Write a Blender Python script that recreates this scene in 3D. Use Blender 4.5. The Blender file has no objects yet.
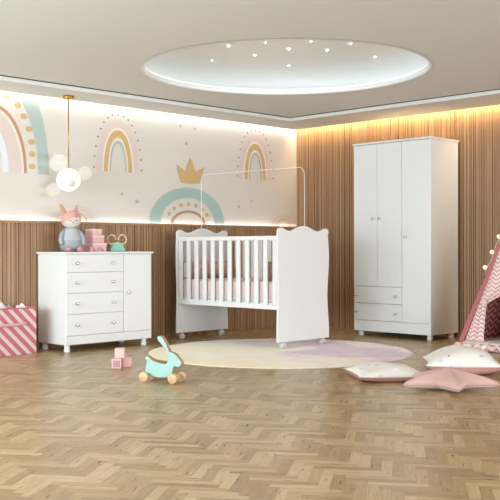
import bpy, bmesh, math, random
from mathutils import Vector, Matrix, Euler
random.seed(7)
SC = bpy.context.scene
COL = SC.collection
PI = math.pi

# ------------------------------------------------------------------ camera
cd = bpy.data.cameras.new('camera'); cam = bpy.data.objects.new('camera', cd); COL.objects.link(cam)
cd.sensor_width = 36.0; cd.sensor_fit = 'HORIZONTAL'; cd.lens = 36.0 * 924.8 / 500.0
cd.clip_start = 0.05; cd.clip_end = 100
cam.matrix_world = Matrix.Translation((0, 0, .9)) @ Matrix.Rotation(math.radians(-45.166), 4, 'Z') \
    @ Matrix.Rotation(math.radians(90 - .103), 4, 'X') @ Matrix.Rotation(math.radians(-.118), 4, 'Z')
SC.camera = cam

# ------------------------------------------------------------------ world, lights, exposure
W = bpy.data.worlds.new('daylight'); SC.world = W; W.use_nodes = True
bg = W.node_tree.nodes['Background']
bg.inputs['Color'].default_value = (.86, .94, 1.0, 1); bg.inputs['Strength'].default_value = .6

def area(name, loc, rot, sx, sy, power, color, spread=180):
    l = bpy.data.lights.new(name, 'AREA'); l.shape = 'RECTANGLE'; l.size = sx; l.size_y = sy
    l.energy = power; l.color = color; l.spread = math.radians(spread)
    o = bpy.data.objects.new(name, l); COL.objects.link(o); o.location = loc; o.rotation_euler = rot
    return o
# daylight entering through the big window of the left wall
area('window_daylight', (-1.05, 4.75, 1.22), (0, -PI / 2 - .10, 0), 1.7, 4.2, 315, (.74, .89, 1.0))
# added fill lamp behind the camera, beyond the open end of the room
area('rear_fill', (5.2, -5.0, 1.2), (PI / 2 + .20, 0, 0), 9, 2.4, 640, (.86, .94, 1.0))

SC.view_settings.view_transform = 'Standard'
SC.view_settings.look = 'None'
SC.view_settings.exposure = 0.13
SC.view_settings.gamma = 1.0
SC.view_settings.use_curve_mapping = False

# ------------------------------------------------------------------ material helpers
def srgb(r, g, b):
    f = lambda c: (c / 12.92 if c <= .04045 else ((c + .055) / 1.055) ** 2.4)
    return (f(r / 255), f(g / 255), f(b / 255), 1)

class NT:
    """small node-tree builder"""
    def __init__(s, name):
        s.m = bpy.data.materials.new(name); s.m.use_nodes = True
        s.t = s.m.node_tree; s.n = s.t.nodes; s.b = s.n['Principled BSDF']
    def node(s, kind, **kw):
        n = s.n.new(kind)
        for k, v in kw.items(): setattr(n, k, v)
        return n
    def put(s, sock, v):
        if isinstance(v, bpy.types.NodeSocket): s.t.links.new(v, sock)
        else: sock.default_value = v
    def math(s, op, a, b=None, c=None):
        n = s.node('ShaderNodeMath', operation=op)
        for i, v in enumerate((a, b, c)):
            if v is not None: s.put(n.inputs[i], v)
        return n.outputs[0]
    def mix(s, f, a, b):
        n = s.node('ShaderNodeMix', data_type='RGBA')
        s.put(n.inputs[0], f); s.put(n.inputs[6], a); s.put(n.inputs[7], b)
        return n.outputs[2]
    def obj_xyz(s):
        tc = s.node('ShaderNodeTexCoord'); sp = s.node('ShaderNodeSeparateXYZ')
        s.t.links.new(tc.outputs['Object'], sp.inputs[0])
        return tc.outputs['Object'], sp.outputs[0], sp.outputs[1], sp.outputs[2]
    def comb(s, x, y, z):
        n = s.node('ShaderNodeCombineXYZ')
        for i, v in enumerate((x, y, z)): s.put(n.inputs[i], v)
        return n.outputs[0]
    def noise(s, vec, scale, detail=3, rough=.5):
        n = s.node('ShaderNodeTexNoise'); n.inputs['Scale'].default_value = scale
        n.inputs['Detail'].default_value = detail; n.inputs['Roughness'].default_value = rough
        if vec is not None: s.t.links.new(vec, n.inputs['Vector'])
        return n.outputs['Fac']
    def ramp(s, f, stops, interp='LINEAR'):
        n = s.node('ShaderNodeValToRGB'); n.color_ramp.interpolation = interp
        e = n.color_ramp.elements
        while len(e) < len(stops): e.new(.5)
        for i, (p, c) in enumerate(stops): e[i].position = p; e[i].color = c
        s.put(n.inputs[0], f); return n.outputs[0]
    def bump(s, h, strength=.2, dist=.005):
        n = s.node('ShaderNodeBump'); n.inputs['Strength'].default_value = strength; n.inputs['Distance'].default_value = dist
        s.t.links.new(h, n.inputs['Height']); s.t.links.new(n.outputs[0], s.b.inputs['Normal'])
    def color(s, c): s.put(s.b.inputs['Base Color'], c)

def plain(name, c, rough=.5, metal=0, var=.04, scale=14, bump=0, bscale=200, sheen=0, coat=0, **kw):
    """one colour with a faint procedural variation"""
    t = NT(name); v, *_ = t.obj_xyz()
    c2 = tuple(max(0, x * (1 - var)) for x in c[:3]) + (1,)
    t.color(t.mix(t.noise(v, scale), c, c2))
    t.b.inputs['Roughness'].default_value = rough; t.b.inputs['Metallic'].default_value = metal
    if sheen: t.b.inputs['Sheen Weight'].default_value = sheen
    if coat: t.b.inputs['Coat Weight'].default_value = coat
    if bump: t.bump(t.noise(v, bscale, 2), bump, .003)
    for k, v_ in kw.items(): t.b.inputs[k.replace('_', ' ')].default_value = v_
    return t.m

def emit(name, c, strength):
    t = NT(name); t.color(c); t.b.inputs['Emission Color'].default_value = c
    t.b.inputs['Emission Strength'].default_value = strength
    return t.m

def floor_mat():
    t = NT('herringbone_oak'); v, x, y, z = t.obj_xyz()
    w, n = .046, 5; a = math.radians(35.4); ca, sa = math.cos(a), math.sin(a)
    M = t.math
    u = M('DIVIDE', M('ADD', M('MULTIPLY', x, ca), M('MULTIPLY', y, sa)), w)
    q = M('DIVIDE', M('SUBTRACT', M('MULTIPLY', y, ca), M('MULTIPLY', x, sa)), w)
    i, j = M('FLOOR', u), M('FLOOR', q)
    k = M('FLOORED_MODULO', M('SUBTRACT', i, j), 2 * n)
    hor = M('LESS_THAN', k, n - .5)
    ver = M('SUBTRACT', 1, hor)
    # start cell of the plank
    ih = M('SUBTRACT', i, k); jv = M('SUBTRACT', j, M('SUBTRACT', 2 * n - 1, k))
    idx = M('ADD', M('MULTIPLY', hor, ih), M('MULTIPLY', ver, M('ADD', i, 977.3)))
    idy = M('ADD', M('MULTIPLY', hor, j), M('MULTIPLY', ver, M('ADD', jv, 311.7)))
    wn = t.node('ShaderNodeTexWhiteNoise', noise_dimensions='2D'); t.t.links.new(t.comb(idx, idy, 0), wn.inputs['Vector'])
    rnd = wn.outputs['Value']
    along = M('ADD', M('MULTIPLY', hor, u), M('MULTIPLY', ver, q))
    across = M('ADD', M('MULTIPLY', hor, q), M('MULTIPLY', ver, u))
    gv = t.comb(M('MULTIPLY', along, .22), M('MULTIPLY', across, 2.4), M('MULTIPLY', rnd, 60))
    grain = t.noise(gv, 1.6, 4, .6)
    fine = t.noise(t.comb(M('MULTIPLY', along, .5), M('MULTIPLY', across, 9), M('MULTIPLY', rnd, 40)), 2.0, 2)
    tone = M('ADD', M('MULTIPLY', M('SUBTRACT', rnd, .5), .34), M('ADD', M('MULTIPLY', grain, .62), M('MULTIPLY', fine, .40)))
    col = t.ramp(tone, [(.2, srgb(138, 110, 72)), (.42, srgb(160, 132, 90)), (.6, srgb(184, 156, 113)), (.85, srgb(206, 182, 142))])
    # seams: distance to the plank's long edges and its ends
    fa = M('FRACT', across); e1 = M('MINIMUM', fa, M('SUBTRACT', 1, fa))
    lh = M('SUBTRACT', u, ih); lv = M('SUBTRACT', q, jv)
    l = M('ADD', M('MULTIPLY', hor, lh), M('MULTIPLY', ver, lv)); e2 = M('MINIMUM', l, M('SUBTRACT', n, l))
    seam = M('LESS_THAN', M('MINIMUM', e1, e2), .022)
    col = t.mix(M('MULTIPLY', seam, .3), col, srgb(88, 64, 42))
    t.color(col)
    t.put(t.b.inputs['Roughness'], M('ADD', .20, M('MULTIPLY', grain, .22)))
    t.b.inputs['Specular IOR Level'].default_value = .5
    t.bump(M('SUBTRACT', M('MULTIPLY', grain, .3), M('MULTIPLY', seam, .8)), .15, .002)
    return t.m

def slat_mat():
    t = NT('slatted_walnut'); v, x, y, z = t.obj_xyz()
    g = t.node('ShaderNodeNewGeometry'); r = g.outputs['Random Per Island']
    grain = t.noise(t.comb(t.math('MULTIPLY', x, 60), t.math('MULTIPLY', y, 60), t.math('ADD', t.math('MULTIPLY', z, 2.2), t.math('MULTIPLY', r, 40))), 1.0, 4, .6)
    f = t.math('ADD', t.math('MULTIPLY', r, .34), t.math('MULTIPLY', grain, .6))
    t.color(t.ramp(f, [(.15, srgb(140, 106, 76)), (.5, srgb(168, 130, 96)), (.9, srgb(192, 156, 118))]))
    t.b.inputs['Roughness'].default_value = .5
    return t.m

def stripes_mat():
    t = NT('pink_diagonal_stripes'); v, x, y, z = t.obj_xyz()
    f = t.math('FRACT', t.math('MULTIPLY', t.math('ADD', t.math('ADD', x, y), z), 10.2))
    s = t.math('LESS_THAN', f, .54)
    weave = t.noise(v, 160, 2)
    c = t.mix(s, srgb(222, 202, 192), srgb(196, 100, 116))
    t.color(t.mix(t.math('MULTIPLY', weave, .25), c, srgb(200, 150, 150))); t.b.inputs['Roughness'].default_value = .85
    t.bump(weave, .15, .002); return t.m

def chevron_mat(name, c1, c2, kx, kz, axis='y'):
    t = NT(name); v, x, y, z = t.obj_xyz()
    h = y if axis == 'y' else x
    tri = t.math('ABSOLUTE', t.math('SUBTRACT', t.math('FRACT', t.math('MULTIPLY', h, kx)), .5))
    f = t.math('FRACT', t.math('ADD', t.math('MULTIPLY', z, kz), t.math('MULTIPLY', tri, 1.5)))
    s = t.math('LESS_THAN', f, .5)
    t.color(t.mix(s, c1, c2)); t.b.inputs['Roughness'].default_value = .9
    t.bump(t.noise(v, 220, 2), .12, .002); return t.m

def spots_mat(name, base, spots, scale, thr, soft=.02):
    t = NT(name); v, *_ = t.obj_xyz()
    vo = t.node('ShaderNodeTexVoronoi'); vo.inputs['Scale'].default_value = scale; t.t.links.new(v, vo.inputs['Vector'])
    m = t.math('LESS_THAN', vo.outputs['Distance'], thr)
    sp = t.node('ShaderNodeSeparateColor'); t.t.links.new(vo.outputs['Color'], sp.inputs[0])
    c = t.ramp(sp.outputs[0], [(i / len(spots), s) for i, s in enumerate(spots)], 'CONSTANT')
    t.color(t.mix(m, base, c)); t.b.inputs['Roughness'].default_value = .9
    t.bump(t.noise(v, 200, 2), .12, .002); return t.m

def rug_mat():
    t = NT('tie_dye_pile'); v, x, y, z = t.obj_xyz()
    n1 = t.noise(v, 1.5, 4, .6)
    # pink and lilac towards the far and right side, cream in the middle and the near left
    d = t.math('ADD', t.math('ADD', t.math('MULTIPLY', x, .34), t.math('MULTIPLY', y, -.16)), t.math('MULTIPLY', t.math('SUBTRACT', n1, .5), 1.5))
    c = t.ramp(t.math('ADD', d, .5), [(.15, srgb(248, 230, 184)), (.42, srgb(252, 242, 216)), (.58, srgb(248, 222, 220)), (.74, srgb(212, 182, 200)), (.88, srgb(224, 194, 206)), (1, srgb(250, 226, 230))])
    pile = t.noise(v, 120, 3)
    t.color(t.mix(t.math('MULTIPLY', pile, .15), c, srgb(225, 205, 190)))
    t.b.inputs['Roughness'].default_value = 1; t.b.inputs['Sheen Weight'].default_value = .3
    t.bump(pile, .5, .01); return t.m

M = {}
M['floor'] = floor_mat()
M['slat'] = slat_mat()
M['slat_back'] = plain('slat_backing_wood', srgb(112, 82, 56), .7)
M['paint'] = plain('ceiling_paint', srgb(224, 222, 216), .9, var=.02)
M['mural'] = plain('mural_paper', srgb(220, 212, 202), .85, var=.03, scale=3)
M['white'] = plain('white_lacquer', srgb(233, 232, 228), .38, var=.015)
M['white_rail'] = plain('white_rail_lacquer', srgb(236, 235, 232), .35, var=.015)
M['dark'] = plain('painted_gap_shade', srgb(70, 66, 62), .8)
M['chrome'] = plain('chrome', (.75, .75, .76, 1), .15, 1)
M['brass'] = plain('brushed_brass', srgb(190, 148, 62), .28, 1)
M['glass'] = plain('frosted_glass', (.97, .96, .94, 1), .15, var=.01, Transmission_Weight=.86, IOR=1.10)
M['glass'].node_tree.nodes['Principled BSDF'].inputs['Emission Color'].default_value = (1, .93, .82, 1)
M['glass'].node_tree.nodes['Principled BSDF'].inputs['Emission Strength'].default_value = .05
M['globe'] = emit('lit_opal_globe', (.9, .87, .82, 1), .42)
M['muzzle'] = plain('milky_glass', srgb(226, 216, 202), .2)
M['led'] = emit('cool_white_led', (1, .97, .93, 1), 11)
M['led_ledge'] = emit('ledge_led', (1, .96, .90, 1), 7)
M['led_warm'] = emit('warm_white_led', (1, .80, .46, 1), 30)
M['led_oval'] = emit('oval_led', (1, .99, .96, 1), .98)
M['star'] = emit('star_led', (1, .98, .92, 1), 12)
M['oval'] = plain('oval_recess_paint', srgb(244, 244, 242), .9, var=.01)
M['oval_glow'] = plain('recess_added_glow', srgb(240, 241, 238), .9, var=.01, Emission_Strength=.07)  # recess surface with a little emission added to brighten it, no lamp behind
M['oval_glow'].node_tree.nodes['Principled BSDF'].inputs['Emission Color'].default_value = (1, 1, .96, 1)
M['stripe'] = stripes_mat()
M['white_cloth'] = plain('white_cloth', srgb(236, 236, 238), .9, bump=.2)
M['pink_cloth'] = plain('pink_cotton', srgb(226, 198, 192), .9, bump=.15)
M['rose_cloth'] = plain('rose_cotton', srgb(196, 142, 132), .9, bump=.15)
M['dusty'] = plain('dusty_pink_cotton', srgb(212, 172, 160), .9, bump=.15)
M['grey_sheet'] = plain('pale_grey_sheet', srgb(205, 200, 198), .9, bump=.1)
M['mint_wood'] = plain('mint_painted_wood', srgb(160, 198, 187), .5, var=.06)
M['mint'] = plain('mint_matte', srgb(140, 198, 178), .6)
M['light_wood'] = plain('pale_beech', srgb(222, 184, 136), .5, var=.15, scale=30)
M['edge_wood'] = plain('plywood_edge', srgb(190, 154, 120), .6, var=.15, scale=40)
M['rubber'] = plain('grey_rubber', srgb(206, 204, 202), .6)
M['rug'] = rug_mat()
M['doll_grey'] = plain('grey_knit', srgb(160, 166, 170), .95, bump=.3, bscale=150)
M['doll_light'] = plain('light_grey_knit', srgb(184, 185, 184), .95, bump=.3, bscale=150)
M['doll_head'] = plain('cream_plush', srgb(222, 208, 198), .95, bump=.2)
M['doll_hat'] = plain('salmon_knit', srgb(228, 164, 154), .95, bump=.3, bscale=150)
M['doll_ear'] = plain('tan_plush', srgb(200, 150, 116), .95, bump=.2)
M['brown'] = plain('brown_thread', srgb(120, 84, 70), .9)
M['box_pink'] = plain('pink_card', srgb(238, 190, 190), .6, var=.04)
M['box_lid'] = plain('pale_pink_card', srgb(246, 212, 208), .6)
M['shoe'] = plain('rose_felt', srgb(206, 138, 146), .9)
M['bead'] = spots_mat('bead_wood', srgb(238, 214, 180), [srgb(238, 214, 180), srgb(240, 178, 150), srgb(190, 205, 150), srgb(250, 230, 205)], 45, .6)
M['block_pink'] = plain('block_pink', srgb(240, 190, 184), .55)
M['block_face'] = plain('block_mauve', srgb(196, 142, 156), .6)
M['block_peach'] = plain('block_peach', srgb(240, 192, 172), .6)
M['tent_dark'] = chevron_mat('maroon_chevron', srgb(156, 80, 82), srgb(204, 144, 138), 9, 18, 'y')
M['tent_side'] = chevron_mat('maroon_chevron_side', srgb(160, 84, 84), srgb(208, 150, 144), 9, 18, 'x')
M['tent_flap'] = chevron_mat('pink_white_chevron', srgb(240, 226, 218), srgb(222, 164, 160), 15, 27, 'y')
M['tent_trim'] = plain('rose_trim', srgb(194, 112, 112), .9, bump=.2)
M['mat'] = spots_mat('floral_cotton', srgb(238, 206, 198), [srgb(214, 128, 128), srgb(246, 236, 226), srgb(186, 150, 150), srgb(230, 160, 156)], 22, .42)
M['mat_top'] = plain('ivory_cotton', srgb(226, 216, 206), .9, bump=.2)
M['print'] = spots_mat('ivory_print_cotton', srgb(236, 229, 219), [srgb(236, 229, 219), srgb(205, 84, 96), srgb(190, 212, 208), srgb(245, 240, 232), srgb(236, 206, 196), srgb(200, 215, 214)], 14, .27)
M['bulb'] = plain('cotton_ball', srgb(246, 226, 198), .9, bump=.2, Emission_Strength=.5)
M['bulb'].node_tree.nodes['Principled BSDF'].inputs['Emission Color'].default_value = (1, .85, .6, 1)
M['wire'] = plain('white_coated_wire', srgb(248, 244, 236), .4)
# mural print colours
M['p_green'] = plain('print_sage', srgb(182, 196, 187), .85, var=.14, scale=5)
M['p_mint'] = plain('print_mint', srgb(170, 194, 184), .85, var=.12, scale=6)
M['p_ochre'] = plain('print_ochre', srgb(214, 178, 122), .85, var=.1, scale=20)
M['p_brown'] = plain('print_terracotta', srgb(198, 148, 118), .85, var=.08)
M['p_pink'] = plain('print_blush', srgb(224, 204, 196), .85, var=.05)
M['p_cream'] = plain('print_cream', srgb(240, 226, 208), .85, var=.03)
M['p_white'] = plain('print_white', srgb(226, 228, 232), .85, var=.02)
M['p_teal'] = plain('print_teal', srgb(176, 194, 186), .85, var=.06)
M['p_grey'] = plain('print_grey', srgb(182, 184, 176), .85, var=.08)
M['p_taupe'] = plain('print_taupe', srgb(150, 128, 118), .85)

# ------------------------------------------------------------------ geometry helpers
def V(*a): return Vector(a)

def box(bm, x0, x1, y0, y1, z0, z1, mi=0):
    vs = [bm.verts.new((x, y, z)) for x in (x0, x1) for y in (y0, y1) for z in (z0, z1)]
    for f in ((0, 1, 3, 2), (4, 6, 7, 5), (0, 4, 5, 1), (2, 3, 7, 6), (0, 2, 6, 4), (1, 5, 7, 3)):
        bm.faces.new([vs[i] for i in f]).material_index = mi

def lathe(bm, prof, n=24, origin=(0, 0, 0), axis='z', mi=0, sy=1.0):
    """profile of (radius, height); closed ends where radius is 0"""
    def P(r, h, k):
        a = 2 * PI * k / n; c, s = r * math.cos(a), r * math.sin(a) * sy
        p = {'z': (c, s, h), 'x': (h, c, s), 'y': (s, h, c)}[axis]
        return V(*p) + V(*origin)
    rings = []
    for r, h in prof:
        rings.append([bm.verts.new(P(0, h, 0))] if r < 1e-6 else [bm.verts.new(P(r, h, k)) for k in range(n)])
    for A, B in zip(rings, rings[1:]):
        for k in range(n):
            k2 = (k + 1) % n
            if len(A) == 1 and len(B) == 1: continue
            if len(A) == 1: f = [A[0], B[k2], B[k]]
            elif len(B) == 1: f = [A[k], A[k2], B[0]]
            else: f = [A[k], A[k2], B[k2], B[k]]
            fc = bm.faces.new(f); fc.material_index = mi; fc.smooth = True

def tube(bm, pts, r, n=8, mi=0, closed=False):
    pts = [V(*p) for p in pts]; rings = []; m = len(pts)
    rad = r if isinstance(r, (list, tuple)) else [r] * m
    prev = None
    for i, p in enumerate(pts):
        d = (pts[(i + 1) % m] - pts[i - 1]) if closed else (pts[min(i + 1, m - 1)] - pts[max(i - 1, 0)])
        d.normalize()
        if prev is None:
            a = V(0, 0, 1) if abs(d.z) < .9 else V(1, 0, 0); x = d.cross(a).normalized()
        else: x = (prev - d * prev.dot(d)).normalized()
        y = d.cross(x); prev = x
        rings.append([bm.verts.new(p + (x * math.cos(2 * PI * k / n) + y * math.sin(2 * PI * k / n)) * rad[i]) for k in range(n)])
    pairs = list(zip(rings, rings[1:])) + ([(rings[-1], rings[0])] if closed else [])
    for A, B in pairs:
        for k in range(n):
            f = bm.faces.new([A[k], A[(k + 1) % n], B[(k + 1) % n], B[k]]); f.smooth = True; f.material_index = mi
    if not closed:
        bm.faces.new(rings[0][::-1]).material_index = mi; bm.faces.new(rings[-1]).material_index = mi

def prism(bm, outline, axis, d0, d1, mi=0, side=None):
    """outline in the plane across `axis`: x -> (y,z), y -> (x,z), z -> (x,y)"""
    def P(p, d): return {'x': (d, p[0], p[1]), 'y': (p[0], d, p[1]), 'z': (p[0], p[1], d)}[axis]
    A = [bm.verts.new(P(p, d0)) for p in outline]; B = [bm.verts.new(P(p, d1)) for p in outline]
    bm.faces.new(A).material_index = mi; bm.faces.new(B[::-1]).material_index = mi
    n = len(A)
    for k in range(n): bm.faces.new([A[k], B[k], B[(k + 1) % n], A[(k + 1) % n]]).material_index = mi if side is None else side
    
def ellipsoid(bm, c, rx, ry, rz, n=24, m=14, mi=0):
    prof = [(math.sin(PI * i / m), -math.cos(PI * i / m)) for i in range(m + 1)]
    prof[0] = (0, -1); prof[-1] = (0, 1)
    start = len(bm.verts)
    lathe(bm, prof, n, mi=mi)
    bm.verts.ensure_lookup_table()
    for v in bm.verts[start:]: v.co = V(v.co.x * rx + c[0], v.co.y * ry + c[1], v.co.z * rz + c[2])

def obj(name, bm, mats, parent=None, bevel=0, seg=2, smooth=False, loc=None, subsurf=0):
    bmesh.ops.recalc_face_normals(bm, faces=bm.faces[:])
    me = bpy.data.meshes.new(name); bm.to_mesh(me); bm.free()
    if not isinstance(mats, (list, tuple)): mats = [mats]
    for m in mats: me.materials.append(m)
    if smooth:
        for p in me.polygons: p.use_smooth = True
    o = bpy.data.objects.new(name, me); COL.objects.link(o)
    if parent: o.parent = parent
    if loc: o.location = loc
    if bevel:
        b = o.modifiers.new('bevel', 'BEVEL'); b.width = bevel; b.segments = seg; b.limit_method = 'ANGLE'; b.angle_limit = math.radians(40)
        for p in me.polygons: p.use_smooth = True
        w = o.modifiers.new('wn', 'WEIGHTED_NORMAL'); w.keep_sharp = True
    if subsurf:
        s = o.modifiers.new('subdivision', 'SUBSURF'); s.levels = subsurf; s.render_levels = subsurf
    return o

def boxobj(name, x0, x1, y0, y1, z0, z1, m, parent=None, bevel=.002):
    bm = bmesh.new(); box(bm, x0, x1, y0, y1, z0, z1); return obj(name, bm, m, parent, bevel)

def thing(name, label, cat, loc=(0, 0, 0), rz=0, group=None):
    o = bpy.data.objects.new(name, None); COL.objects.link(o); o.empty_display_size = .05
    o.location = loc; o.rotation_euler = (0, 0, rz); o['label'] = label; o['category'] = cat
    if group: o['group'] = group
    return o

def tag(o, label, cat, group=None):
    o['label'] = label; o['category'] = cat
    if group: o['group'] = group
    return o

def struct(name, bm, mats, label=None, **k):
    o = obj(name, bm, mats, **k); o['kind'] = 'structure'
    if label: o['label'] = label
    return o

def dup(root, loc, rz=None, label=None):
    r = root.copy(); COL.objects.link(r); r.location = loc
    if rz is not None: r.rotation_euler = (0, 0, rz)
    if label: r['label'] = label
    for ch in list(root.children):
        c = ch.copy(); COL.objects.link(c); c.parent = r
        for g in ch.children:
            d = g.copy(); COL.objects.link(d); d.parent = c
    return r

# ------------------------------------------------------------------ the room
XW, YW = 8.086, 7.253            # right wall, back wall
XL, YR = -0.9, -1.2              # left wall, open rear end
ZC, ZS = 2.313, 2.272            # ceiling, soffit underside
SX, SY = 7.394, 6.738            # inner edges of the soffit
OC, OR = (5.41, 4.98), 1.13      # oval recess

bm = bmesh.new(); box(bm, XL - .2, XW + .1, YR, YW + .1, -.08, 0)
struct('floor', bm, M['floor'], 'oak herringbone parquet floor')

# ceiling slab with the round hole
bm = bmesh.new(); N = 96
def ringv(r, z): return [bm.verts.new((OC[0] + r * math.cos(2 * PI * k / N), OC[1] + r * math.sin(2 * PI * k / N), z)) for k in range(N)]
def sq(k):
    c, s = math.cos(2 * PI * k / N), math.sin(2 * PI * k / N)
    tx = ((SX + .0) - OC[0]) / c if c > 1e-9 else ((XL - .2 - OC[0]) / c if c < -1e-9 else 1e9)
    ty = ((SY + .0) - OC[1]) / s if s > 1e-9 else ((YR - OC[1]) / s if s < -1e-9 else 1e9)
    t = min(tx, ty); return (OC[0] + t * c, OC[1] + t * s)
inner = ringv(OR, ZC)
outer = [bm.verts.new((*sq(k), ZC)) for k in range(N)]
for k in range(N): bm.faces.new([inner[k], inner[(k + 1) % N], outer[(k + 1) % N], outer[k]])
# corner fillers where the square corner lies between two rays
for cx, cy in ((SX, SY), (XL - .2, SY), (XL - .2, YR), (SX, YR)):
    a = math.atan2(cy - OC[1], cx - OC[0]) % (2 * PI); k = int(a / (2 * PI) * N) % N
    v = bm.verts.new((cx, cy, ZC)); bm.faces.new([outer[k], outer[(k + 1) % N], v])
struct('ceiling', bm, M['paint'], 'pale grey painted ceiling')

# rim of the oval, with its hidden led ring, and the raised recess above
bm = bmesh.new()
R0, R1 = OR - .012, OR + .012
lathe(bm, [(R1, ZC - .004), (R0, ZC - .004), (R0, ZC + .034), (R1, ZC + .034)], 128, (*OC, 0))
struct('trim_1', bm, M['oval'], 'white rim of the round ceiling recess')
bm = bmesh.new()
lathe(bm, [(R0 + .003, ZC + .0345), (R0 + .003, ZC + .040), (R0 + .010, ZC + .040), (R0 + .010, ZC + .0345)], 128, (*OC, 0))
tag(obj('led_strip', bm, M['led_oval']), 'glowing white led ring along the rim of the round ceiling recess', 'light strip')
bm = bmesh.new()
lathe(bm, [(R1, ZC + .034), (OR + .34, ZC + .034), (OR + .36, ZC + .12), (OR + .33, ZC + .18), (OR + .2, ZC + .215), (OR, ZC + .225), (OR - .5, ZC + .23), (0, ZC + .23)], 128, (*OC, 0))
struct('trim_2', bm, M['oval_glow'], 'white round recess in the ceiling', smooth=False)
for x, y in ((4.824, 5.679), (5.012, 5.405), (4.744, 4.935), (4.862, 4.669), (5.141, 4.697), (5.124, 5.038), (5.568, 5.592),
             (5.608, 5.123), (5.075, 4.417), (5.379, 4.522), (5.332, 4.255), (6.021, 4.991), (5.829, 4.411)):
    bm = bmesh.new(); r = random.uniform(.006, .011)
    s = bmesh.ops.create_icosphere(bm, subdivisions=2, radius=r)
    tag(obj('star_light', bm, M['star'], loc=(x * 1.094, y * 1.094, ZC + .226), smooth=True), 'tiny star light glowing in the white round ceiling recess', 'light', 'star lights in the ceiling recess')

# dropped soffit along the back and right wall, with a slot for the light strip
bm = bmesh.new(); GAP = .055; GR = .105
out = [(XL - .2, SY), (SX, SY), (SX, YR), (XW - GR, YR), (XW - GR, YW - GAP), (XL - .2, YW - GAP)]
prism(bm, out, 'z', ZS, ZC + .02)
struct('trim_3', bm, M['paint'], 'dropped ceiling border along the walls', bevel=.003)
bm = bmesh.new()  # solid dark strip, its colour stands in for the shade along the border
prism(bm, [(XL - .2, SY - .012), (SX - .012, SY - .012), (SX - .012, YR), (SX - .0005, YR), (SX - .0005, SY - .0005), (XL - .2, SY - .0005)], 'z', ZC - .007, ZC - .0005)
struct('trim_4', bm, M['dark'], 'thin dark strip painted as the shadow gap between ceiling and border')
bm = bmesh.new()
prism(bm, [(XL - .2, YW - GAP), (XW - GR, YW - GAP), (XW - GR, YR), (XW + .1, YR), (XW + .1, YW + .1), (XL - .2, YW + .1)], 'z', ZC + .02, ZC + .06)
struct('trim_5', bm, M['paint'], 'top of the light slot')
bm = bmesh.new(); box(bm, XL, XW - .02, YW - .045, YW - .02, ZC - .006, ZC + .002)
tag(obj('led_strip', bm, M['led']), 'cool white led strip in the ceiling slot above the mural', 'light strip')
bm = bmesh.new(); box(bm, XW - .098, XW - .070, YR, YW - .06, ZC - .006, ZC + .002)
tag(obj('led_strip', bm, M['led_warm']), 'warm led strip in the ceiling slot above the slatted right wall', 'light strip')

# ---- back wall with the printed mural
LZ = 1.152                       # ledge height
bm = bmesh.new(); box(bm, XL - .2, XW + .1, YW, YW + .1, 0, ZC + .06, 0)
names = ['mural', 'p_green', 'p_mint', 'p_ochre', 'p_brown', 'p_pink', 'p_cream', 'p_white', 'p_teal', 'p_grey', 'p_taupe']
IX = {k: i for i, k in enumerate(names)}
depth = [0]
def lay():
    depth[0] += 1; return YW - .0006 - .00012 * depth[0]
ZTOP = ZC + .02
def poly(pts, key):
    y = lay(); f = bm.faces.new([bm.verts.new((x, y, min(z, ZTOP))) for x, z in pts]); f.material_index = IX[key]
def arch_pts(cx, z0, a, b, n=40, p=2.25):
    r = []
    for i in range(n + 1):
        t = PI * i / n; c, s = math.cos(t), math.sin(t)
        r.append((cx + a * math.copysign(abs(c) ** (2 / p), c), z0 + b * s ** (2 / 2.05) if s > 0 else z0))
    return r
def arch(cx, z0, a0, b0, a1, b1, key, p=2.25):
    o, i = arch_pts(cx, z0, a0, b0, p=p), arch_pts(cx, z0, a1, b1, p=p); y = lay()
    A = [bm.verts.new((x, y, min(z, ZTOP))) for x, z in o]; B = [bm.verts.new((x, y, min(z, ZTOP))) for x, z in i]
    for k in range(len(A) - 1):
        if (A[k].co - A[k + 1].co).length < 1e-5: continue
        bm.faces.new([A[k], A[k + 1], B[k + 1], B[k]]).material_index = IX[key]
def dot(x, z, r, key, n=12, ry=None):
    poly([(x + r * math.cos(2 * PI * k / n), z + (ry or r) * math.sin(2 * PI * k / n)) for k in range(n)], key)
# big rainbow at the left
C0, Z0 = 4.08, 1.575
arch(C0, Z0, .615, 1.03, .50, .80, 'p_green')
arch(C0, Z0, .385, .60, .355, .568, 'p_brown')
arch(C0, Z0, .353, .565, .335, .54, 'p_cream')
arch(C0, Z0, .325, .53, .20, .41, 'p_pink')
arch(C0, Z0, .20, .41, .14, .33, 'p_white')
for px, pz in ((4.255, 2.248), (4.375, 2.175), (4.435, 2.083), (4.487, 1.973), (4.514, 1.862), (4.518, 1.752), (4.516, 1.640)):
    dot(px, pz, .036, 'p_ochre', ry=.027)
# two tall rainbows
for cx, z0 in ((5.477, 1.645), (7.378, 1.664)):
    arch(cx, z0, .252, .505, .185, .42, 'p_pink')
    arch(cx, z0, .19, .43, .172, .405, 'p_cream')
    arch(cx, z0, .172, .405, .122, .335, 'p_ochre')
    arch(cx, z0, .122, .335, .106, .31, 'p_cream')
    arch(cx, z0, .103, .30, .086, .275, 'p_teal')
    for i in range(17):
        t = PI * (i + .3) / 16.6; c, s = math.cos(t), math.sin(t)
        dot(cx + .287 * math.copysign(abs(c) ** .85, c), z0 + .555 * s, .0098, 'p_taupe')
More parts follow.
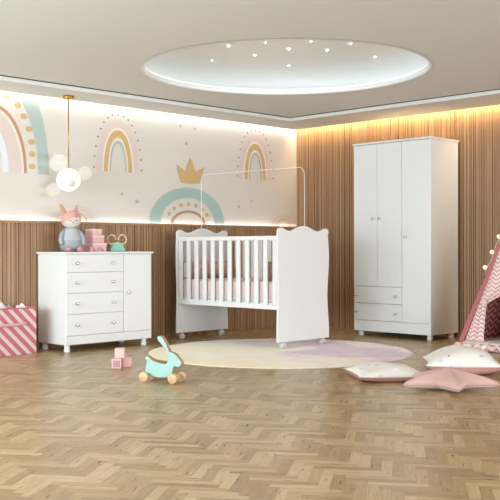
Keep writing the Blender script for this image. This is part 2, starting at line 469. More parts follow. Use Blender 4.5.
# mint rainbow with crown on the ledge
C1 = 6.38
arch(C1, LZ, .515, .38, .375, .275, 'p_mint', 2.0)
arch(C1, LZ, .238, .145, .205, .118, 'p_brown', 2.0)
for i in range(7):
    t = PI * (.17 + .66 * i / 6); dot(C1 + .305 * math.cos(t), LZ + .215 * math.sin(t) - .005, .023, 'p_ochre')
poly([(6.215, 1.769), (6.282, 1.582), (6.41, 1.574), (6.539, 1.585), (6.604, 1.762), (6.483, 1.703), (6.407, 1.849), (6.337, 1.703)], 'p_ochre')
# small blush rainbows
for cx, z0, s in ((7.84, LZ, 1.0), (4.98, 1.145, 1.12)):
    arch(cx, z0, .2 * s, .145 * s, .145 * s, .10 * s, 'p_pink', 2)
    arch(cx, z0, .12 * s, .085 * s, .105 * s, .072 * s, 'p_ochre', 2)
    arch(cx, z0, .08 * s, .055 * s, .067 * s, .045 * s, 'p_pink', 2)
for x, z, r in ((4.727, 2.224, .018), (5.516, 1.433, .016), (5.7, 1.366, .02), (6.27, 2.166, .016), (6.469, 2.155, .014), (6.349, 1.991, .02), (7.116, 1.359, .016), (7.31, 1.427, .013), (4.99, 1.30, .012)):
    dot(x, z, r, 'p_grey')
struct('wall_back', bm, [M[k] for k in names], 'back wall with a printed rainbow mural')

# slats: a run of vertical battens of uneven width along one wall
def slats(bm, run0, run1, z0, z1, place):
    u = run0; rng = random.Random(3)
    while u < run1:
        w = rng.choice((.014, .018, .018, .024, .024, .034)); w = min(w, run1 - u)
        if w < .01: break
        place(bm, u, u + w, rng.choice((.010, .012, .016)), z0, z1); u += w + rng.choice((.004, .005, .008))
PY = YW - .030                   # face of the wainscot backing
bm = bmesh.new(); box(bm, XL, XW - .032, PY, YW - .0005, 0, LZ - .022, 1)
slats(bm, 2.0, XW - .034, .0, LZ - .022, lambda b, a, c, d, z0, z1: box(b, a, c, PY - d, PY + .001, z0, z1))
struct('trim_6', bm, [M['slat'], M['slat_back']], 'slatted wood wainscot under the mural')
bm = bmesh.new(); box(bm, XL, XW - .032, PY - .026, YW - .026, LZ - .0215, LZ)
struct('trim_7', bm, M['slat'], 'wooden ledge on top of the wainscot', bevel=.002)
bm = bmesh.new(); box(bm, XL, XW - .06, YW - .024, YW - .006, LZ - .018, LZ - .008)
tag(obj('led_strip', bm, M['led_ledge']), 'cool white led strip behind the wooden ledge under the mural', 'light strip')
# right wall: slats from floor to slot
bm = bmesh.new(); box(bm, XW, XW + .1, YR, YW, 0, ZC + .06, 1)
def place_r(b, a, c, d, z0, z1): box(b, XW - d, XW + .001, YW - .0005 - c, YW - .0005 - a, z0, z1)
slats(bm, .0, YW - .9, 0, ZC + .01, place_r)
struct('wall_right', bm, [M['slat'], M['slat_back']], 'right wall clad in vertical wood slats')
# left wall with a wide window opening
bm = bmesh.new()
wy0, wy1, wz0, wz1 = 2.6, 6.9, .35, 2.1
box(bm, XL - .15, XL, YR, wy0, 0, ZC); box(bm, XL - .15, XL, wy1, YW - .06, 0, ZC)
box(bm, XL - .15, XL, wy0, wy1, 0, wz0); box(bm, XL - .15, XL, wy0, wy1, wz1, ZC)
struct('wall_left', bm, M['mural'], 'left wall with a wide window')
bm = bmesh.new()
for k in range(5):
    y = wy0 + (wy1 - wy0) * k / 4; box(bm, XL - .1, XL - .05, y - .025, y + .025, wz0, wz1)
for z in (wz0, wz1 - .05): box(bm, XL - .1, XL - .05, wy0, wy1, z, z + .05)
struct('window_1', bm, M['white'], 'white window frame')

# ------------------------------------------------------------------ knob
def knob(parent, x, y, z, axis, s=1):
    bm = bmesh.new()
    prof = [(0, .0), (.009, .0), (.005, -.004), (.0045, -.012), (.012, -.016), (.0135, -.022), (.010, -.027), (0, -.029)]
    lathe(bm, [(r * s, h * s) for r, h in prof], 14, (x, y, z), axis)
    return obj('knob', bm, M['chrome'], parent)

# ------------------------------------------------------------------ dresser
def foot(parent, x, y, h, r):
    bm = bmesh.new()
    lathe(bm, [(0, h), (r * .95, h), (r * .95, h * .72), (r * .80, h * .62), (r, h * .28), (r * .92, .004), (r * .85, 0), (0, 0)], 20, (x, y, 0))
    return obj('foot', bm, M['white'], parent)
def dresser():
    t = thing('dresser', 'white dresser with four drawers and one door under the mural', 'dresser', (4.538, 6.757, 0))
    w, d, h, zb = .946, .435, .872, .064
    bm = bmesh.new(); box(bm, 0, .018, 0, d, zb, h - .018); box(bm, w - .018, w, 0, d, zb, h - .018)
    box(bm, .018, w - .018, d - .01, d, zb, h - .018); box(bm, .018, w - .018, .02, d - .01, zb + .05, zb + .068)
    box(bm, .018, w - .018, .018, .03, zb + .068, h - .018)
    obj('carcass', bm, M['white'], t, .0015)
    boxobj('tabletop', -.016, w + .016, -.016, d + .006, h - .018, h, M['white'], t, .004)
    boxobj('plinth', .018, w - .018, .002, .018, zb, .139, M['white'], t, .001)
    bounds = [.142, .329, .511, .692, .851]
    for a, b in zip(bounds, bounds[1:]):
        f = boxobj('drawer', .005, .618, -.004, .0165, a + .002, b - .002, M['white'], t, .002)
        for x in (.109, .496): knob(f, x, -.004, (a + b) / 2, 'y', 1.15)
    f = boxobj('door', .623, w - .005, -.004, .0165, bounds[0] + .002, bounds[-1] - .002, M['white'], t, .002)
    knob(f, .669, -.004, .502, 'y', 1.15)
    for x, y in ((.04, .04), (w - .06, .04), (.04, d - .05), (w - .06, d - .05)): foot(t, x, y, zb, .028)
dresser()

# ------------------------------------------------------------------ wardrobe (front faces -x)
def wardrobe():
    t = thing('wardrobe', 'tall white wardrobe with three doors and two drawers by the slatted wall', 'wardrobe', (7.556, 5.053, 0))
    d, w, h, zb = .485, .938, 1.978, .053
    bm = bmesh.new(); box(bm, 0, d, 0, .018, zb, h - .02); box(bm, 0, d, w - .018, w, zb, h - .02)
    box(bm, d - .01, d, .018, w - .018, zb, h - .02); box(bm, .022, d - .01, .018, w - .018, zb + .05, zb + .068)
    box(bm, .022, .034, .018, w - .018, zb + .068, h - .02)
    obj('carcass', bm, M['white'], t, .0015)
    boxobj('top_panel', -.012, d + .008, -.012, w + .012, h - .02, h, M['white'], t, .004)
    boxobj('plinth', .002, .02, .018, w - .018, zb, .160, M['white'], t, .001)
    Y1, Y2 = .338, .640
    f = boxobj('door', -.004, .0165, .008, Y1 - .002, .168, h - .024, M['white'], t, .0025); knob(f, -.004, .288, 1.012, 'x', 1.1)
    f = boxobj('door', -.004, .0165, Y1 + .002, Y2 - .002, .512, h - .024, M['white'], t, .0025); knob(f, -.004, .600, 1.20, 'x', 1.1)
    f = boxobj('door', -.004, .0165, Y2 + .002, w - .006, .512, h - .024, M['white'], t, .0025); knob(f, -.004, .685, 1.20, 'x', 1.1)
    for a, b in ((.168, .336), (.340, .508)):
        f = boxobj('drawer', -.004, .0165, Y1 + .002, w - .006, a, b, M['white'], t, .0025)
        for y in (.405, .893): knob(f, -.004, y, (a + b) / 2 - .005, 'x', 1.1)
    for x, y in ((.05, .045), (.05, w - .055), (d - .06, .045), (d - .06, w - .055)):
        bm = bmesh.new(); lathe(bm, [(0, zb), (.027, zb), (.027, .004), (.024, 0), (0, 0)], 18, (x, y, 0)); obj('foot', bm, M['white'], t)
wardrobe()

# ------------------------------------------------------------------ crib
def crib():
    t = thing('crib', 'white crib with wavy end panels and slatted sides on the round rug', 'crib', (5.976, 5.595, 0))
    w, L, th = .705, 1.39, .022
    def outline():
        pts = [(.0, .062), (w, .062)]
        for i in range(19):                                    # right edge, slightly wavy
            z = .10 + .93 * i / 18; pts.append((w - .012 + .012 * math.cos((z - .10) / .93 * 2.6 * PI) * (1 if z < .9 else .8), z))
        top = [(w - .002, 1.045), (w - .012, 1.072), (w - .04, 1.086), (w - .075, 1.081), (w - .115, 1.063), (w - .16, 1.054), (w - .205, 1.064),
               (w - .26, 1.085), (w / 2 + .045, 1.099), (w / 2, 1.104), (w / 2 - .045, 1.099), (.26, 1.085), (.205, 1.064), (.16, 1.054), (.115, 1.063), (.075, 1.081), (.04, 1.086), (.012, 1.072), (.002, 1.045)]
        pts += top
        for i in range(19):
            z = 1.03 - .93 * i / 18; pts.append((.004 - .004 * math.cos((z - .10) / .93 * 2.6 * PI), z))
        return pts
    for y in (0, L - th):
        bm = bmesh.new(); prism(bm, outline(), 'y', y, y + th); obj('end_panel', bm, M['white'], t, .004)
    ns = 12
    for x0 in (.012, w - .035):
        for nm, z0, z1 in (('top_rail', .974, 1.012), ('bottom_rail', .352, .395)):
            boxobj(nm, x0, x0 + .024, th + .0005, L - th - .0005, z0, z1, M['white_rail'], t, .004)
        for k in range(ns):
            y = th + .035 + (L - 2 * th - .07) * k / (ns - 1)
            boxobj('slat', x0 + .004, x0 + .020, y - .025, y + .025, .3955, .9735, M['white_rail'], t, .003)
    boxobj('mattress_base', .037, w - .0365, th + .001, L - th - .001, .385, .410, M['white'], t, .002)
    # casters
    for x in (.08, w - .08):
        for y, z0 in ((.011, .005), (L - .011, .0)):
            bm = bmesh.new(); lathe(bm, [(0, .072), (.006, .072), (.006, .05), (.016, .046), (.018, .036), (0, .034)], 14, (x, y, z0 if z0 else 0))
            c = obj('caster', bm, M['white'], t)
            for s in (-1, 1):
                b2 = bmesh.new(); lathe(b2, [(0, -.009), (.022, -.009), (.026, -.005), (.026, .005), (.022, .009), (0, .009)], 20, (x + s * .013, y + .006, .026 + z0), 'x')
                obj('wheel', b2, M['rubber'], c)
    # the arched wire that carries a net, fixed to the middle of both ends
    xm = w / 2; pts = [(xm, L + .004, .62), (xm, L + .004, 1.60)]
    R = .07
    ym, y0 = L + .004, -.004
    pts = [(xm, ym, .85), (xm, ym, 1.2), (xm, ym, 1.648 - R)] + [(xm, ym - R + R * math.cos(a), 1.648 - R + R * math.sin(a)) for a in [PI / 2 * i / 6 for i in range(1, 7)]]
    pts += [(xm, .7, 1.645)] + [(xm, y0 + R - R * math.sin(a), 1.642 - R + R * math.cos(a)) for a in [PI / 2 * i / 6 for i in range(0, 7)]] + [(xm, y0, 1.2), (xm, y0, 1.09)]
    bm = bmesh.new(); tube(bm, pts, .0028, 8); obj('net_frame', bm, M['wire'], t)
crib()

def soft_box(bm, x0, x1, y0, y1, z0, z1, r=.03, mi=0):
    """rounded cushion-like block"""
    s = len(bm.verts); n = 8
    bmesh.ops.create_cube(bm, size=2)
    bm.verts.ensure_lookup_table()
    es = list({e for v in bm.verts[s:] for e in v.link_edges})
    fs = list({f for v in bm.verts[s:] for f in v.link_faces})
    for v in bm.verts[s:]:
        v.co = V((x0 + x1) / 2 + v.co.x * (x1 - x0) / 2, (y0 + y1) / 2 + v.co.y * (y1 - y0) / 2, (z0 + z1) / 2 + v.co.z * (z1 - z0) / 2)
    for f in fs: f.material_index = mi
    bmesh.ops.bevel(bm, geom=es, offset=r, segments=4, profile=.5, affect='EDGES')

CX, CY = 5.976, 5.595
t = thing('crib_mattress', 'pink fitted mattress inside the white crib', 'mattress', (CX, CY, .4105))
bm = bmesh.new(); soft_box(bm, .045, .66, .03, 1.36, 0, .19, .025); obj('cover', bm, M['pink_cloth'], t, smooth=True)
bm = bmesh.new(); soft_box(bm, .042, .663, .027, 1.363, .0005, .045, .010); obj('sheet_edge', bm, M['grey_sheet'], t, smooth=True)
bm = bmesh.new(); soft_box(bm, .05, .655, 1.295, 1.36, 0, .17, .03)
tag(obj('crib_bumper', bm, M['pink_cloth'], loc=(CX, CY, .6015), smooth=True), 'padded pink bumper against the far end of the crib', 'bumper')
for x, y, r, lab in ((.20, 1.20, .0, 'pink cushion leaning at the front of the far crib end'), (.47, 1.21, .0, 'pink cushion leaning at the back of the far crib end')):
    bm = bmesh.new(); ellipsoid(bm, (0, 0, .08), .115, .07, .08); o = obj('cushion', bm, M['dusty'], loc=(CX + x, CY + y, .6015), smooth=True)
    tag(o, lab, 'cushion', 'cushions in the crib')
bm = bmesh.new(); ellipsoid(bm, (0, 0, .09), .05, .045, .09)
tag(obj('cushion', bm, M['dusty'], loc=(CX + .10, CY + .20, .6015), smooth=True), 'upright round pink cushion behind the near crib end', 'cushion', 'cushions in the crib')

# ------------------------------------------------------------------ rug
bm = bmesh.new(); N = 160; RR = 1.14
rng = random.Random(5); jit = [rng.uniform(-.010, .006) for _ in range(N)]
rad = [(0, .0052), (RR * .4, .0055), (RR * .8, .0055), (RR * .985, .0052), (RR, .003), (RR, 0)]
rings = []
for r, h in rad:
    rings.append([bm.verts.new((0, 0, h))] if r == 0 else [bm.verts.new(((r + (jit[k] if r > 1 else 0)) * math.cos(2 * PI * k / N), (r + (jit[k] if r > 1 else 0)) * math.sin(2 * PI * k / N), h)) for k in range(N)])
for A, B in zip(rings, rings[1:]):
    for k in range(N):
        bm.faces.new([A[0], B[k], B[(k + 1) % N]] if len(A) == 1 else [A[k], A[(k + 1) % N], B[(k + 1) % N], B[k]])
tag(obj('round_rug', bm, M['rug'], loc=(5.89, 5.49, 0), smooth=True), 'round cream and pink tie-dye rug under the crib', 'rug')

# ------------------------------------------------------------------ fabric bin
def basket():
    t = thing('fabric_bin', 'pink and white diagonally striped fabric bin left of the dresser', 'storage bin', (3.715, 6.915, 0))
    w, d, h, th = .633, .25, .40, .012
    bm = bmesh.new()
    box(bm, 0, w, 0, th, 0, h); box(bm, 0, w, d - th, d, 0, h); box(bm, 0, th, th, d - th, 0, h); box(bm, w - th, w, th, d - th, 0, h); box(bm, th, w - th, th, d - th, 0, .012)
    obj('body', bm, M['stripe'], t, .005)
    bm = bmesh.new(); tube(bm, [(.14, -.008, .263), (.20, -.015, .258), (.42, -.016, .258), (.50, -.012, .264), (.53, -.003, .27)], .013, 8)
    for v in bm.verts: v.co.y = v.co.y * .7 - .003
    obj('handle', bm, M['dusty'], t)
    boxobj('rim', -.003, w + .003, -.003, .004, h - .012, h + .002, M['tent_trim'], t, .001)
basket()
def cloth(label, loc, sx, sy, sz, seed, m):
    bm = bmesh.new(); bmesh.ops.create_uvsphere(bm, u_segments=36, v_segments=20, radius=1); rg = random.Random(seed)
    ph = [rg.uniform(0, 6) for _ in range(6)]
    for v in bm.verts:
        c = v.co; k = 1 + .16 * math.sin(5 * c.x + ph[0]) * math.cos(4 * c.y + ph[1]) + .10 * math.sin(9 * c.x + 6 * c.z + ph[2])
        v.co = V(c.x * k * sx, c.y * k * sy, max(c.z * k, -.8) * sz)
    return tag(obj('folded_cloth', bm, m, loc=loc, smooth=True), label, 'cloth')
cloth('crumpled white cloth poking out of the striped bin', (4.03, 7.03, .355), .115, .07, .088, 2, M['white_cloth'])
cloth('small white cloth at the right edge of the striped bin', (4.27, 7.03, .37), .05, .05, .05, 4, M['white_cloth'])
cloth('pink cloth lying in the middle of the striped bin', (4.18, 7.105, .365), .042, .025, .05, 9, M['dusty'])

# ------------------------------------------------------------------ on the dresser
DT = .8725
def doll():
    t = thing('bunny_doll', 'grey plush bunny doll in a salmon hat on the dresser', 'doll', (4.748, 6.985, DT), -.32)
    bm = bmesh.new()
    lathe(bm, [(0, 0), (.06, .003), (.092, .03), (.101, .07), (.098, .105)], 28, sy=.85)
    lathe(bm, [(.098, .105), (.088, .145), (.070, .185), (.052, .213), (0, .222)], 28, sy=.85, mi=1)
    obj('body', bm, [M['doll_grey'], M['doll_light']], t, smooth=True)
    for s in (-1, 1):
        bm = bmesh.new(); tube(bm, [(s * .06, -.01, .195), (s * .088, -.025, .16), (s * .104, -.04, .11), (s * .10, -.055, .075), (s * .095, -.06, .06)], [.014, .02, .022, .02, .010], 12)
        obj('arm', bm, M['doll_grey'], t)
        bm = bmesh.new(); ellipsoid(bm, (s * .052, -.098, .024), .026, .034, .024); obj('foot', bm, M['shoe'], t)
    bm = bmesh.new(); ellipsoid(bm, (0, -.005, .282), .090, .075, .070); h = obj('head', bm, M['doll_head'], t)
    for s in (-1, 1):
        bm = bmesh.new(); tube(bm, [(s * .016, -.081, .282), (s * .028, -.080, .277), (s * .040, -.074, .281)], .0022, 6); obj('eye', bm, M['brown'], h)
    bm = bmesh.new(); tube(bm, [(-.008, -.081, .262), (0, -.0815, .259), (.008, -.081, .262)], .002, 6); obj('mouth', bm, M['brown'], h)
    # hat: a cap over the upper head, tipped back
    bm = bmesh.new(); prof = [(math.sin(a), math.cos(a)) for a in [PI * .56 * i / 10 for i in range(11)]]
    prof[0] = (0, 1); lathe(bm, prof, 28)
    rot = Matrix.Rotation(math.radians(-24), 3, 'X') @ Matrix.Rotation(math.radians(-20), 3, 'Y')
    for v in bm.verts: v.co = rot @ V(v.co.x * .092, v.co.y * .081, v.co.z * .074); v.co += V(0, -.005, .290)
    obj('hat', bm, M['doll_hat'], h)
    for s, top in ((-1, (-.098, .01, .432)), (1, (.046, .0, .405))):
        b0 = V(s * .048, .0, .335); tp = V(*top); bm = bmesh.new()
        tube(bm, [b0 + (tp - b0) * k for k in (0, .2, .5, .8, .95, 1)], [.014, .019, .019, .013, .007, .003], 12); obj('ear', bm, M['doll_ear'], h)
    bm = bmesh.new()
    for k in range(5): ellipsoid(bm, (.035 + .011 * math.cos(k * 1.256), -.075, .322 + .011 * math.sin(k * 1.256)), .008, .005, .008, 10, 6)
    obj('flower', bm, M['shoe'], h)
doll()
for z, r, h, lab in ((0, .088, .080, 'bottom pink gift box, widest of the stack on the dresser'), (.0812, .073, .070, 'middle pink gift box in the stack on the dresser'), (.1524, .056, .056, 'top pink gift box, smallest of the stack on the dresser')):
    t = thing('gift_box', lab, 'box', (5.02, 7.02, DT + z), .12, 'stacked pink gift boxes')
    a = r / 1.07
    boxobj('base', -a, a, -a, a, 0, h - .018, M['box_pink'], t, .003)
    boxobj('lid', -a - .003, a + .003, -a - .003, a + .003, h - .022, h, M['box_lid'], t, .003)
def shoes():
    t = None
    for i, (x, y, rz, lab) in enumerate(((4.865, 6.82, .5, 'rose felt baby bootie nearer the bunny doll'), (4.955, 6.815, .35, 'rose felt baby bootie in front of the gift boxes'))):
        if t is None:
            t = thing('baby_bootie', lab, 'shoe', (x, y, DT), rz, 'pair of baby booties')
            bm = bmesh.new(); ellipsoid(bm, (0, 0, .014), .038, .018, .014, 18, 10); ellipsoid(bm, (-.014, 0, .026), .020, .017, .017, 16, 8); obj('upper', bm, M['shoe'], t)
            bm = bmesh.new(); ellipsoid(bm, (.0, 0, .004), .040, .020, .004, 18, 6); obj('sole', bm, M['box_lid'], t)
        else: dup(t, (x, y, DT), rz, lab)
shoes()
def bead_toy():
    t = thing('bead_ear_toy', 'mint half-round toy with two wooden bead ears on the dresser', 'toy', (5.272, 7.0, DT), -.3); t.scale = (1.16, 1.16, 1.08)
    n = 28; bm = bmesh.new(); prism(bm, [(.062 * math.cos(PI * k / n), .082 * math.sin(PI * k / n)) for k in range(n + 1)], 'y', -.02, .02); obj('base', bm, M['mint'], t, .006)
    for s in (-1, 1):
        bm = bmesh.new()
        for k in range(14):
            a = -PI * .62 + 2 * PI * .80 * k / 13 + (0 if s > 0 else 0)
            x = s * (.046 + .034 * math.cos(a)); z = .105 + .040 * math.sin(a)
            ellipsoid(bm, (x, 0, z), .0075, .0075, .0075, 10, 6)
        pts = [(s * (.046 + .034 * math.cos(-PI * .62 + 2 * PI * .80 * k / 13)), 0, .105 + .040 * math.sin(-PI * .62 + 2 * PI * .80 * k / 13)) for k in range(14)]
        tube(bm, pts, .002, 6); obj('bead_ear', bm, M['bead'], t)
bead_toy()

# ------------------------------------------------------------------ bear pendant lamp
def lamp():
    bx, by = 4.748, 7.018; zt = ZS
    t = thing('pendant_lamp', 'brass pendant lamp with a cluster of glowing glass globes shaped like a bear head', 'lamp', (bx, by, zt))
    bm = bmesh.new(); lathe(bm, [(0, 0), (.052, 0), (.052, -.020), (.048, -.024), (0, -.024)], 28); obj('canopy', bm, M['brass'], t, smooth=False)
    bm = bmesh.new(); tube(bm, [(0, 0, -.024), (0, 0, 1.615 - zt)], .0055, 10); obj('rod', bm, M['brass'], t)
    bm = bmesh.new(); ellipsoid(bm, (0, 0, 1.518 - zt), .108, .108, .105, 32, 20); g = obj('globe', bm, M['globe'], t)
    for x, y, z, r in ((4.688, 7.08, 1.672, .083), (4.850, 6.920, 1.578, .066), (4.650, 7.112, 1.430, .064)):
        bm = bmesh.new(); ellipsoid(bm, (x - bx, y - by, z - zt), r, r, r, 28, 16); obj('ear', bm, M['glass'], t)
    fw = V(-.55, -.835, 0).normalized()
    c = V(0, 0, 1.518 - zt); rt_ = V(.705, -.709, 0)
    p = c + V(-.705, -.705, 0) * .088 + rt_ * .040 + V(0, 0, -.035)
    bm = bmesh.new(); ellipsoid(bm, p, .034, .034, .031, 20, 12); mz = obj('muzzle', bm, M['muzzle'], t)
    for dx, dz in ((.086, .036), (.055, .012)):
        p = c + rt_ * dx + V(0, 0, dz); k = math.sqrt(max(0, .108 ** 2 - dx * dx - dz * dz)); p += V(-.705, -.705, 0) * k
        bm = bmesh.new(); ellipsoid(bm, p, .006, .006, .006, 10, 8); obj('eye', bm, M['brass'], t)
lamp()

# ------------------------------------------------------------------ toy blocks
def blocks():
    s = .074
    for x, y, z, rz, lab, m, fm in ((4.225, 5.62, 0, -.62, 'pink toy block at the lower left, under the top one', M['block_pink'], M['block_face']),
                                 (4.335, 5.65, 0, -.35, 'peach toy block at the lower right of the three', M['block_peach'], M['block_pink']),
                                 (4.262, 5.625, s + .0008, -.75, 'pink toy block resting on top of the other two', M['block_pink'], M['block_peach'])):
        t = thing('toy_block', lab, 'toy block', (x, y, z), rz, 'toy blocks on the floor')
        boxobj('cube', -s / 2, s / 2, -s / 2, s / 2, 0, s, m, t, .005)
        boxobj('face_panel', -s / 2 + .011, s / 2 - .011, -s / 2 - .0012, -s / 2 + .001, .011, s - .011, fm, t, .0005)
        bm = bmesh.new(); box(bm, -s / 2 - .0012, -s / 2 + .001, -s / 2 + .011, s / 2 - .011, .011, s - .011); obj('face_panel', bm, M['block_face'], t, .0005)
blocks()

# ------------------------------------------------------------------ bunny push toy
def push_toy():
    ang = math.atan2(-.207, .071)
    t = thing('bunny_push_toy', 'mint wooden bunny toy on four round wooden wheels', 'toy', (3.935, 4.905, 0), ang)
    # local +x runs towards the nose, outline in metres (x, z), drawn at 0.0072 m a step
    k, kz = .0073, .00672
    px = [(143.5, 373), (144, 368), (145.5, 362.5), (143.8, 361), (143.6, 359.2), (145.2, 358), (147.5, 358.6), (149.5, 361), (155, 363.2), (161, 364.4), (166, 364.6),
          (168, 362), (168.6, 358), (168.2, 354.5), (165.8, 351), (162.5, 346.5), (159, 343), (156.8, 340.2), (156.6, 338), (158.4, 336.8), (160.6, 337.4),
          (163, 339.6), (166.5, 345.5), (169.5, 352.3), (172.5, 352.6), (176, 354.6), (179, 358), (182.0, 361.2), (182.4, 363.6), (181.0, 366), (178.5, 367),
          (175, 366.3), (173.6, 367.6), (172.6, 371.5), (171.8, 375), (168, 377.6), (160, 378.6), (152, 378), (147, 376.5)]
    out = [((x - 144) * k - .022, (383 - z) * kz) for x, z in px]
    bm = bmesh.new(); prism(bm, out, 'y', .028, .066, 0, 1); obj('body', bm, [M['mint_wood'], M['edge_wood']], t, .003)
    for x in (-.012, .214):
        bm = bmesh.new(); tube(bm, [(x, -.016, .034), (x, .112, .034)], .006, 10); ax = obj('axle', bm, M['light_wood'], t)
        boxm = bmesh.new(); box(boxm, x - .016, x + .016, .0285, .0655, .030, .06); obj('axle_block', boxm, M['light_wood'], t, .003)
        for y in (-.012, .108):
            bm = bmesh.new(); lathe(bm, [(0, -.013), (.006, -.013), (.007, -.010), (.027, -.012), (.034, -.008), (.034, .008), (.027, .012), (.007, .010), (0, .012)], 28, (x, y, .034), 'y'); obj('wheel', bm, M['light_wood'], t)
push_toy()

# ------------------------------------------------------------------ cushions on the floor
def pillow(label, loc, rz, a, h, top, bot, group):
    t = thing('throw_pillow', label, 'pillow', loc, rz, group)
    n = 28
    def P(u, v, s):
        sm = .30 * h
        e = (1 - u * u) * (1 - v * v)
        pin = 1 - .13 * (1 - v * v) * abs(u) ** 3; pin2 = 1 - .13 * (1 - u * u) * abs(v) ** 3
        w = .004 * math.sin(7 * u + 3 * v) + .005 * math.sin(5 * v - 4 * u + 1)
        lift = .012 * (abs(u * v)) ** 2
        return V(u * a * pin, v * a * pin2, sm + lift + (h - sm) * e ** .58 + w * e if s > 0 else max(.0, sm + lift - sm * min(1, 1.3 * e ** .35)))
    for s, m, nm in ((1, top, 'front_cover'), (-1, bot, 'back_cover')):
        bm = bmesh.new(); g = [[bm.verts.new(P(-1 + 2 * i / n, -1 + 2 * j / n, s)) for j in range(n + 1)] for i in range(n + 1)]
        for i in range(n):
            for j in range(n): bm.faces.new([g[i][j], g[i + 1][j], g[i + 1][j + 1], g[i][j + 1]])
        o = obj(nm, bm, m, t, smooth=True); 
        so = o.modifiers.new('thick', 'SOLIDIFY'); so.thickness = .002; so.offset = -1
    bm = bmesh.new(); per = [P(-1 + 2 * i / n, -1, 1) for i in range(n)] + [P(1, -1 + 2 * i / n, 1) for i in range(n)] + [P(1 - 2 * i / n, 1, 1) for i in range(n)] + [P(-1, 1 - 2 * i / n, 1) for i in range(n)]
    tube(bm, per, .004, 6, closed=True); obj('piping', bm, bot, t)
    return t
pillow('ivory printed pillow with pink back at the right edge of the rug', (5.19, 3.84, 0), PI / 4 + .12, .25, .105, M['print'], M['rose_cloth'], 'ivory printed floor pillows')
pillow('larger ivory printed pillow behind the pink star cushion', (5.86, 3.66, 0), PI / 4 - .15, .275, .185, M['print'], M['rose_cloth'], 'ivory printed floor pillows')

def star_cushion():
    t = thing('star_cushion', 'dusty pink star-shaped cushion lying in front of the printed pillow', 'cushion', (5.07, 3.26, .0), math.atan2(-.705, -.709))
    R, h, nr, nt = .325, .14, 14, 100
    def rad(th):
        f = (th / (2 * PI) * 5) % 1; f = abs(f - .5) * 2          # 1 at tip, 0 at the notch
        ro, ri = R, R * .47
        A = V(ro, 0); B = V(ri * math.cos(PI / 5), ri * math.sin(PI / 5))
        ang = (1 - f) * PI / 5; d = (B - A); # line from tip to notch
        c, s = math.cos(ang), math.sin(ang)
        den = d.x * s - d.y * c
        k = (A.y * c - A.x * s) / den if abs(den) > 1e-9 else 0
        return (A + d * k).length
    cn = []
    for k in range(10):
        rr_ = R if k % 2 == 0 else R * .47; cn.append(V(rr_ * math.cos(PI * k / 5), rr_ * math.sin(PI * k / 5)))
    def edge(x, y):
        p = V(x, y); best = 9
        for a, b in zip(cn, cn[1:] + cn[:1]):
            u = max(0, min(1, (p - a).dot(b - a) / (b - a).length_squared)); best = min(best, (p - a - (b - a) * u).length)
        return best
    DM = edge(0, 0)
    for s, m, nm in ((1, M['dusty'], 'front_cover'), (-1, M['mat_top'], 'back_cover')):
        bm = bmesh.new(); rings = [[bm.verts.new((0, 0, h * .28 + (s * h * .72 if s > 0 else -h * .28)))]]
        for i in range(1, nr + 1):
            q = i / nr; ring = []
            for k in range(nt):
                th = 2 * PI * k / nt; r = rad(th)
                loc_h = min(1, .35 + .65 * (r - R * .5) / (R * .5)) 
                z = (edge(q * r * math.cos(th), q * r * math.sin(th)) / DM) ** .55 if q < 1 else 0
                zz = h * .28 + (h * .72 * z if s > 0 else -h * .28 * min(1, z * 1.25))
                ring.append(bm.verts.new((q * r * math.cos(th), q * r * math.sin(th), max(0, zz))))
            rings.append(ring)
        for A, B in zip(rings, rings[1:]):
            for k in range(nt):
                bm.faces.new([A[0], B[k], B[(k + 1) % nt]] if len(A) == 1 else [A[k], A[(k + 1) % nt], B[(k + 1) % nt], B[k]])
        o = obj(nm, bm, m, t, smooth=True); so = o.modifiers.new('thick', 'SOLIDIFY'); so.thickness = .002; so.offset = -1
    bm = bmesh.new(); tube(bm, [(rad(2 * PI * k / nt) * math.cos(2 * PI * k / nt), rad(2 * PI * k / nt) * math.sin(2 * PI * k / nt), h * .28) for k in range(nt)], .0035, 6, closed=True); obj('piping', bm, M['rose_cloth'], t)
star_cushion()

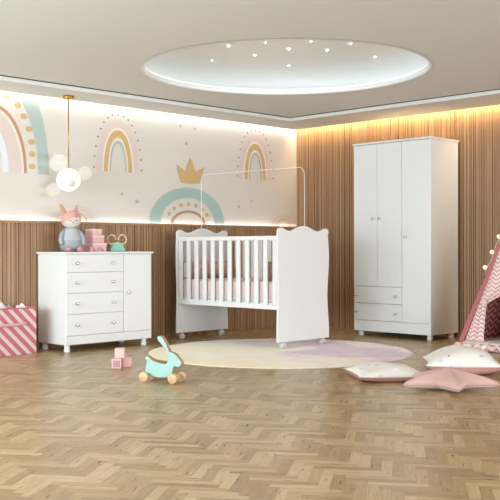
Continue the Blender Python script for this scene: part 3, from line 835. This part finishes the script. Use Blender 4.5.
# ------------------------------------------------------------------ teepee
FL, FR, BL, BR = V(7.283, 4.586, 0), V(7.25, 3.44, 0), V(7.97, 4.56, 0), V(7.97, 3.46, 0)
AP = V(7.62, 4.0, 1.70)
def tent():
    o3 = V(7.283, 4.586, 0)
    t = thing('play_tent', 'pink chevron teepee play tent at the right edge of the room', 'play tent', o3)
    L = lambda p: p - o3
    for f in (FL, FR, BL, BR):
        d = AP - f; top = f + d * 1.12
        off = (V(f.x, f.y, 0) - V(AP.x, AP.y, 0)).normalized() * .0
        bm = bmesh.new(); tube(bm, [L(f + V(0, 0, .0)) + off, L(f + (AP - f) * .5) + off, L(top) + off], .011, 10); obj('pole', bm, M['light_wood'], t)
    def sheet(nm, pts, m, n=(1, 1), thick=.003, fold=0):
        """a cloth quad p0 p1 (bottom) p2 p3 (top)"""
        bm = bmesh.new(); p0, p1, p2, p3 = [L(p) for p in pts]; nx, nz = 24, 30; g = []
        nrm = (p1 - p0).cross(p3 - p0).normalized()
        for i in range(nx + 1):
            row = []
            for j in range(nz + 1):
                u, v = i / nx, j / nz; a = p0.lerp(p1, u); b = p3.lerp(p2, u); p = a.lerp(b, v)
                row.append(bm.verts.new(p + nrm * (fold * math.sin(u * 19) * (1 - v))))
            g.append(row)
        for i in range(nx):
            for j in range(nz): bm.faces.new([g[i][j], g[i + 1][j], g[i + 1][j + 1], g[i][j + 1]])
        o = obj(nm, bm, m, t, smooth=True); so = o.modifiers.new('thick', 'SOLIDIFY'); so.thickness = thick
        return o
    def up(f, s): return f + (AP - f) * s
    ins = lambda f, k=.012: f + (V(AP.x, AP.y, 0) - V(f.x, f.y, 0)).normalized() * k + V(0, 0, .015)
    TS = .93
    sheet('left_panel', (ins(FL, .02), ins(BL, .02), up(BL, TS), up(FL, TS)), M['tent_side'])
    sheet('back_panel', (ins(BL, .022), ins(BR, .022), up(BR, TS), up(BL, TS)), M['tent_dark'])
    sheet('right_panel', (ins(FR, .02), ins(BR, .02), up(BR, TS), up(FR, TS)), M['tent_side'])
    # rose hem along the two front poles
    for f, o_ in ((FL, FR), (FR, FL)):
        d = (o_ - f).normalized()
        e = V(-.012, 0, 0)
        sheet('hem', (f + e + V(0, 0, .02), f + e + d * .052 + V(0, 0, .02), up(f, TS) + e + d * .035, up(f, TS) + e), M['tent_trim'], thick=.004)
        # curtain: from the hem to a tied-back waist, then hanging straight to the floor
        bm = bmesh.new(); g = []; nz, nx = 40, 14
        for j in range(nz + 1):
            v = j / nz; z = .05 + v * 1.45; s = z / AP.z
            p = f + (AP - f) * s; p.z = z
            if z < .40: wd = max(.06, .262 - s * .586 + .0 + (.0 if z > .12 else .02 * (1 - z / .12)))
            else: wd = .118 + (z - .40) * 1.5
            lim = abs((up(FR, s) - up(FL, s)).y) / 2 - .012
            wd = min(wd, max(.02, lim))
            row = []
            for i in range(nx + 1):
                u = i / nx; q = p + d * (.06 * (1 - s) + (wd - .06 * (1 - s)) * u) if wd > .06 * (1 - s) else p + d * wd * u
                fold = .012 * math.sin(u * 15 + z * 3) * (.4 + u)
                row.append(bm.verts.new(L(V(q.x - .016 + fold, q.y, z))))
            g.append(row)
        for j in range(nz):
            for i in range(nx): bm.faces.new([g[j][i], g[j][i + 1], g[j + 1][i + 1], g[j + 1][i]])
        o = obj('curtain', bm, M['tent_flap'], t, smooth=True); so = o.modifiers.new('thick', 'SOLIDIFY'); so.thickness = .003
        zt = .41; s = zt / AP.z; c = up(f, s) + d * .075; bm = bmesh.new()
        tube(bm, [L(V(c.x - .03, c.y - .05 * d.y * -1, zt + .01)), L(V(c.x - .038, c.y, zt)), L(V(c.x - .03, c.y + .05 * d.y, zt - .012))], .012, 8); obj('tie_band', bm, M['mat'], t)
tent()
def tent_mat():
    t = thing('tent_mat', 'floral pink edged floor mat inside the teepee tent', 'mat', (7.10, 3.50, 0))
    bm = bmesh.new(); soft_box(bm, 0, .74, 0, 1.0, 0, .058, .022)
    obj('edge', bm, M['mat'], t, smooth=True)
    bm = bmesh.new(); soft_box(bm, .05, .72, .03, .95, .052, .072, .009); obj('top_cover', bm, M['mat_top'], t, smooth=True)
    bm = bmesh.new(); pts = []
    for k in range(60):
        pts.append((.004 + .012 * math.sin(k * 1.3), 1.0 * k / 59, .036 + .012 * math.cos(k * 1.1)))
    tube(bm, pts, .024, 8); obj('frill', bm, M['mat'], t)
tent_mat()
def string_lights():
    t = thing('string_lights', 'string of cotton ball lights hung along the teepee pole', 'string lights', FL)
    o3 = FL; pts = []
    for k in range(14):
        s = .385 + .53 * k / 13; p = FL + (AP - FL) * s + V(-.004, .024 + .008 * math.sin(k * 2.1), .0); pts.append(p - o3)
    bm = bmesh.new(); tube(bm, pts, .0025, 6); obj('cord', bm, M['wire'], t)
    for k in range(1, 14, 2):
        p = pts[k]; bm = bmesh.new(); ellipsoid(bm, p + V(-.008, .014, 0), .020, .020, .020, 18, 10); obj('ball', bm, M['bulb'], t)
string_lights()
